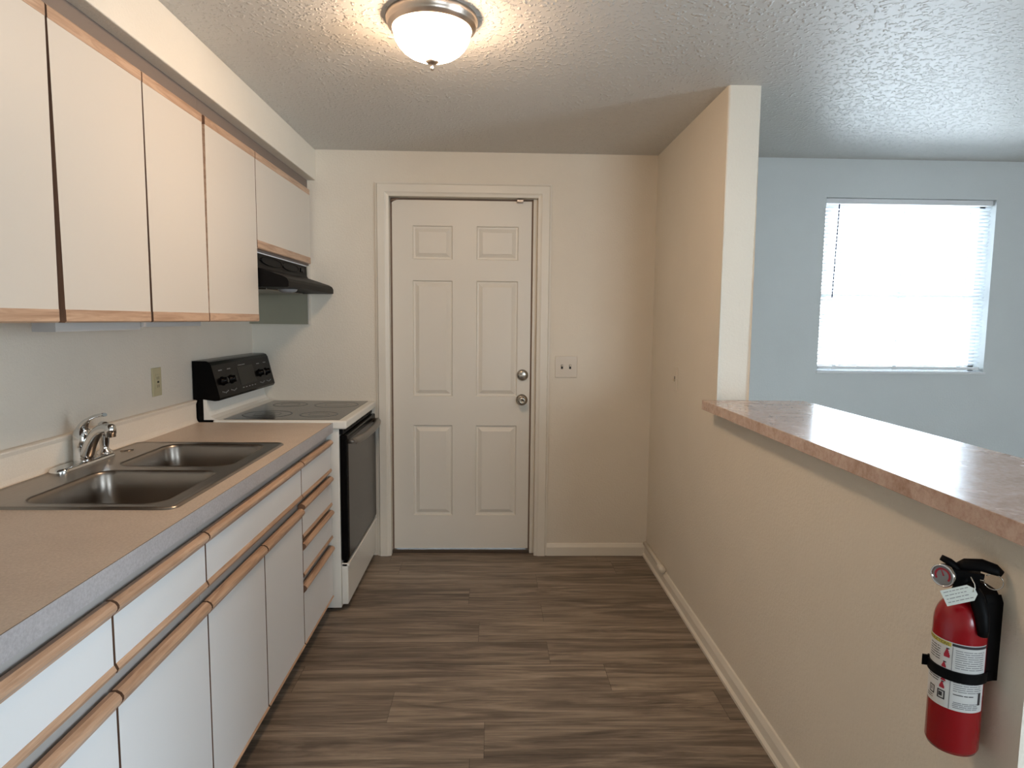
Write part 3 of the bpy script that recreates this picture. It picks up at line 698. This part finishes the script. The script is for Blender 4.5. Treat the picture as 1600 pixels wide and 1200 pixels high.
# ------------------------------------------------------------------ ceiling light
lx, ly = -0.200, 2.146
Lp = thing('ceiling_light', (lx, ly, CEIL-0.15), 'lit flush mount dome light with brushed nickel ring on the kitchen ceiling', 'ceiling light')
ring = [(0.0, 0.0), (0.143, 0.0), (0.145, -0.006), (0.144, -0.016), (0.141, -0.021), (0.139, -0.026), (0.138, -0.030), (0.131, -0.034), (0.129, -0.038), (0.124, -0.040), (0.122, -0.034), (0.122, -0.012), (0.0, -0.010)]
build('mounting_ring', MB().lathe(ring, (lx, ly, CEIL), seg=64), M_nickel, Lp)
dm = [(0.1215, -0.034), (0.1205, -0.050), (0.1160, -0.068), (0.1060, -0.085), (0.0930, -0.099), (0.0760, -0.111), (0.0560, -0.120), (0.0360, -0.126), (0.0180, -0.130), (0.0, -0.131)]
build('glass_dome', MB().lathe(dm, (lx, ly, CEIL), seg=64), M_dome, Lp)
build('finial', MB().lathe([(0.0, -0.127), (0.019, -0.129), (0.021, -0.133), (0.014, -0.139), (0.005, -0.142), (0.0045, -0.150), (0.006, -0.153), (0.0045, -0.158), (0, -0.159)], (lx, ly, CEIL), seg=24), M_nickel, Lp)

# ------------------------------------------------------------------ fire extinguisher
ec = Vector((0.882, 1.141, 0.0)); er = 0.0433
cdir = Vector((-0.6115, -0.7912, 0)); rdir = Vector((0.7912, -0.6115, 0)); UZ = Vector((0, 0, 1))
def ep(rt, fr, z): return ec+rdir*rt+cdir*fr+UZ*z
Ex = thing('fire_extinguisher', (ec.x, ec.y, 0.612), 'red fire extinguisher strapped to the half wall at lower right', 'fire extinguisher')
prof = [(0, 0.616), (0.034, 0.614), (0.040, 0.612), (er, 0.620), (er, 0.850)]
for k_ in range(1, 8):
    t = math.radians(90*k_/8); prof.append((0.016+(er-0.016)*math.cos(t), 0.850+0.048*math.sin(t)))
prof += [(0.016, 0.898), (0.016, 0.912), (0, 0.912)]
cyl = build('cylinder', MB().lathe(prof, ec, seg=64), M_red, Ex)
def patch(mb, a0, a1, z0, z1, dr=0.0006, mi=0, n=None):
    n = n or max(2, int(abs(a1-a0)/4)); vs = []
    for i in range(n+1):
        a = math.radians(a0+(a1-a0)*i/n); d = cdir*math.cos(a)+rdir*math.sin(a)
        for z in (z0, z1): vs.append(ec+d*(er+dr)+UZ*z)
    mb.add(vs, [[2*i, 2*i+2, 2*i+3, 2*i+1] for i in range(n)], mi, True)
mb = MB(); patch(mb, -100, 70, 0.700, 0.828, 0.0005)
patch(mb, -85, -14, 0.819, 0.8265, 0.0008, 1)
patch(mb, -12, 69, 0.8215, 0.8265, 0.0008, 2)
patch(mb, -11.0, -9.6, 0.701, 0.820, 0.0008, 3)
R_ = random.Random(3)
def lines(a0, a1, z0, z1, n, mi):
    for i in range(n):
        z = z1-(z1-z0)*i/max(1, n-1); a = a0+R_.uniform(0, 2)
        while a < a1-3:
            b_ = min(a1-R_.uniform(0, 6), a+R_.uniform(8, 26))
            if b_ > a: patch(mb, a, b_, z-0.0008, z+0.0008, 0.0008, mi, 4)
            a = b_+1.6
lines(-5, 62, 0.782, 0.815, 9, 3); lines(-5, 62, 0.738, 0.754, 5, 3); lines(-5, 40, 0.730, 0.731, 1, 2); lines(-4, 55, 0.706, 0.716, 4, 3)
patch(mb, 52, 60, 0.714, 0.738, 0.0008, 2)
lines(-72, -36, 0.788, 0.812, 6, 2); lines(-72, -34, 0.746, 0.760, 4, 2); lines(-72, -50, 0.708, 0.712, 2, 2)
# pictogram squares
def frame_sq(a0, a1, z0, z1):
    w1 = (a1-a0)*0.16; h1 = (z1-z0)*0.14
    patch(mb, a0, a1, z1-h1, z1, 0.0008, 2, 3); patch(mb, a0, a1, z0, z0+h1, 0.0008, 2, 3)
    patch(mb, a0, a0+w1, z0, z1, 0.0008, 2, 2); patch(mb, a1-w1, a1, z0, z1, 0.0008, 2, 2)
frame_sq(-62, -46, 0.716, 0.732); frame_sq(-38, -20, 0.714, 0.731)
patch(mb, -34, -26, 0.719, 0.727, 0.001, 2, 3); patch(mb, -57, -52, 0.7215, 0.7285, 0.001, 3, 2)
def cone(ac, z0, z1, hw):      # small red extinguisher figure
    for i in range(5):
        t0, t1 = i/5, (i+1)/5; f = 1-0.85*max(0, (i/4)-0.25)
        patch(mb, ac-hw*f, ac+hw*f, z0+(z1-z0)*t0, z0+(z1-z0)*t1, 0.001, 4, 3)
    patch(mb, ac-2, ac+5, z1, z1+0.002, 0.001, 2, 2)
cone(-22, 0.797, 0.813, 6.5); cone(-27, 0.776, 0.786, 5); cone(-26, 0.750, 0.757, 5.5); cone(-28, 0.735, 0.747, 6)
build('label', mb, [M_label, M_yel, M_ink, M_grey, M_pict], cyl, recalc=False)
# header word wrapped on the cylinder
cu = bpy.data.curves.new('t', 'FONT'); cu.body = 'INSTRUCTIONS'; cu.size = 0.0078; cu.align_x = 'LEFT'
to = bpy.data.objects.new('t', cu); COL.objects.link(to)
bpy.context.view_layer.update()
me = bpy.data.meshes.new_from_object(to.evaluated_get(bpy.context.evaluated_depsgraph_get()))
mb = MB(); w_txt = max(v.co.x for v in me.vertices); vs = []
for v in me.vertices:
    a = math.radians(-82+(v.co.x/w_txt)*64); d = cdir*math.cos(a)+rdir*math.sin(a); vs.append(ec+d*(er+0.0012)+UZ*(0.8200+v.co.y))
mb.add(vs, [list(p.vertices) for p in me.polygons]); bpy.data.objects.remove(to)
build('label_lettering', mb, M_ink, cyl, recalc=False)
mb = MB(); mb.lathe([(0.017, 0.905), (0.018, 0.915), (0.015, 0.925), (0.015, 0.945)], ec)
def obox(mb, r0, r1, f0, f1, z0, z1, sl=0.0, taper=0.0):
    P = [ep(r0, f0, z0), ep(r0, f1, z0), ep(r1, f1-taper, z0+sl), ep(r1, f0+taper, z0+sl), ep(r0, f0, z1), ep(r0, f1, z1), ep(r1, f1-taper, z1+sl), ep(r1, f0+taper, z1+sl)]
    mb.hexa(P)
obox(mb, -0.016, 0.024, -0.013, 0.014, 0.925, 0.956)
hd = build('valve_head', mb, M_blackm, Ex)
mb = MB(); mb.tube([ep(-0.012, 0, 0.958), ep(0.000, 0, 0.966), ep(0.025, 0, 0.970), ep(0.045, 0, 0.966), ep(0.056, 0, 0.960)], [0.008, 0.011, 0.012, 0.011, 0.006], 12, flat=0.6)
build('squeeze_lever', mb, M_blackm, Ex)
mb = MB(); mb.tube([ep(-0.038, 0.004, 0.972), ep(-0.024, 0.004, 0.966), ep(-0.006, 0.0, 0.952), ep(0.03, 0, 0.948)], [0.006, 0.0075, 0.008, 0.006], 12, flat=0.8)
build('carry_handle', mb, M_blackm, Ex)
gd = (cdir*0.9-rdir*0.42).normalized(); gc = ep(-0.030, 0.012, 0.942)
gg = build('pressure_gauge', MB().lathe([(0, -0.004), (0.020, -0.004), (0.0215, 0.0), (0.0215, 0.008), (0.0195, 0.0095), (0.018, 0.008), (0.018, 0.006), (0, 0.006)], gc, gd, 36), M_chrome, Ex)
mb = MB(); mb.lathe([(0.0175, 0.0063), (0, 0.0063)], gc, gd, 30); build('gauge_dial', mb, M_grey, gg)
mb = MB(); gu = gd.cross(UZ).normalized()
for t in range(-120, 121, 12):
    a = math.radians(t); c_ = gc+gd*0.0068+(UZ*math.cos(a)+gu*math.sin(a))*0.0125
    mb.lathe([(0.0022, 0), (0, 0.0003)], c_, gd, 6)
mb.tube([gc+gd*0.0072-gu*0.002, gc+gd*0.0072+UZ*0.011+gu*0.003], [0.0014, 0.0005], 6)
build('gauge_needle', mb, M_pict, gg)
mb = MB(); rc = ep(0.044, 0.004, 0.944); pts = [rc+(rdir*math.cos(a)+UZ*math.sin(a))*0.0145 for a in [math.radians(-160+300*i/24) for i in range(25)]]
mb.tube(pts, 0.0011, 8); mb.tube([ep(-0.012, 0.010, 0.944), ep(0.031, 0.006, 0.944)], 0.0014, 8)
build('pull_pin', mb, M_chrome, Ex)
# black discharge nozzle hanging at the right shoulder
mb = MB(); mb.tube([ep(0.008, 0.006, 0.932), ep(0.022, 0.018, 0.912), ep(0.031, 0.030, 0.886), ep(0.034, 0.034, 0.862), ep(0.0345, 0.034, 0.850)], [0.012, 0.013, 0.012, 0.010, 0.008], 14)
build('nozzle', mb, M_blackm, Ex)
# paper tag
tn = (cdir*0.98+UZ*0.18).normalized(); tu = (rdir*0.88+UZ*0.47); tu = (tu-tn*tu.dot(tn)).normalized(); tv = tn.cross(tu).normalized()
if tv.z < 0: tv = -tv
tc = ep(-0.003, 0.052, 0.924)
def tp(u, v, d=0): return tc+tu*u+tv*v+tn*d
mb = MB(); pl = [(-0.028, -0.014), (0.016, -0.014), (0.025, -0.005), (0.025, 0.005), (0.016, 0.014), (-0.028, 0.014)]
mb.add([tp(u, v) for u, v in pl]+[tp(u, v, -0.0006) for u, v in pl], [list(range(6)), list(range(6, 12))[::-1]]+[[i, (i+1) % 6, (i+1) % 6+6, i+6] for i in range(6)])
tg = build('paper_tag', mb, M_tag, Ex)
tg['label'] = 'small white paper tag'
mb = MB()
for k_ in range(4):
    u0 = -0.024
    while u0 < 0.012:
        u1 = u0+R_.uniform(0.003, 0.009); v = 0.009-0.006*k_
        mb.add([tp(u0, v, 0.0003), tp(u1, v, 0.0003), tp(u1, v+0.0012, 0.0003), tp(u0, v+0.0012, 0.0003)], [(0, 1, 2, 3)]); u0 = u1+0.0015
build('tag_print', mb, M_grey, tg, recalc=False)
build('tag_string', MB().tube([tp(0.021, 0, 0.0008), tp(0.026, 0.006, 0.0), ep(0.016, 0.030, 0.942), ep(0.010, 0.014, 0.948)], 0.0009, 6), M_tag, Ex)
# bracket on the wall with strap
Bk = thing('extinguisher_bracket', (PX, 1.12, 0.75), 'black plastic wall bracket with band around the red fire extinguisher', 'bracket')
mb = MB(); P0 = [(1.112, 0.756), (1.190, 0.756), (1.190, 0.885), (1.165, 0.925), (1.128, 0.922), (1.112, 0.905)]
mb.prism(P0, 'x', PX-0.0085, PX); mb.prism([(1.109, 0.756), (1.116, 0.756), (1.116, 0.918), (1.109, 0.905)], 'x', PX-0.030, PX)
build('back_plate', mb, M_blackm, Bk)
def band(a0, a1, z0, z1, r0, r1, n=40):
    m = MB(); L = []
    for i in range(n+1):
        a = math.radians(a0+(a1-a0)*i/n); d = cdir*math.cos(a)+rdir*math.sin(a)
        L.append([ec+d*r0+UZ*z0, ec+d*r1+UZ*z0, ec+d*r1+UZ*z1, ec+d*r0+UZ*z1])
    m.loops(L, 0, False, True, True); return m
m = band(-95, 80, 0.756, 0.775, er+0.001, er+0.0042)
dl = cdir*math.cos(math.radians(-80))+rdir*math.sin(math.radians(-80))
p0 = ec+dl*(er+0.001)
m.hexa([p0+cdir*(-0.004)+UZ*0.757, p0+cdir*0.0+UZ*0.757, p0+cdir*0.004-rdir*0.012+UZ*0.757, p0-rdir*0.012+UZ*0.757,
        p0+cdir*(-0.004)+UZ*0.777, p0+cdir*0.0+UZ*0.777, p0+cdir*0.004-rdir*0.012+UZ*0.777, p0-rdir*0.012+UZ*0.777])
dr_ = cdir*math.cos(math.radians(80))+rdir*math.sin(math.radians(80)); q0 = ec+dr_*(er+0.002); q1 = Vector((PX-0.004, 1.113, 0))
m.hexa([q0+UZ*0.756, q0+UZ*0.756+cdir*0.003, q1+UZ*0.756+Vector((0, -0.003, 0)), q1+UZ*0.756, q0+UZ*0.775, q0+UZ*0.775+cdir*0.003, q1+UZ*0.775+Vector((0, -0.003, 0)), q1+UZ*0.775])
build('strap', m, M_blackm, Bk)
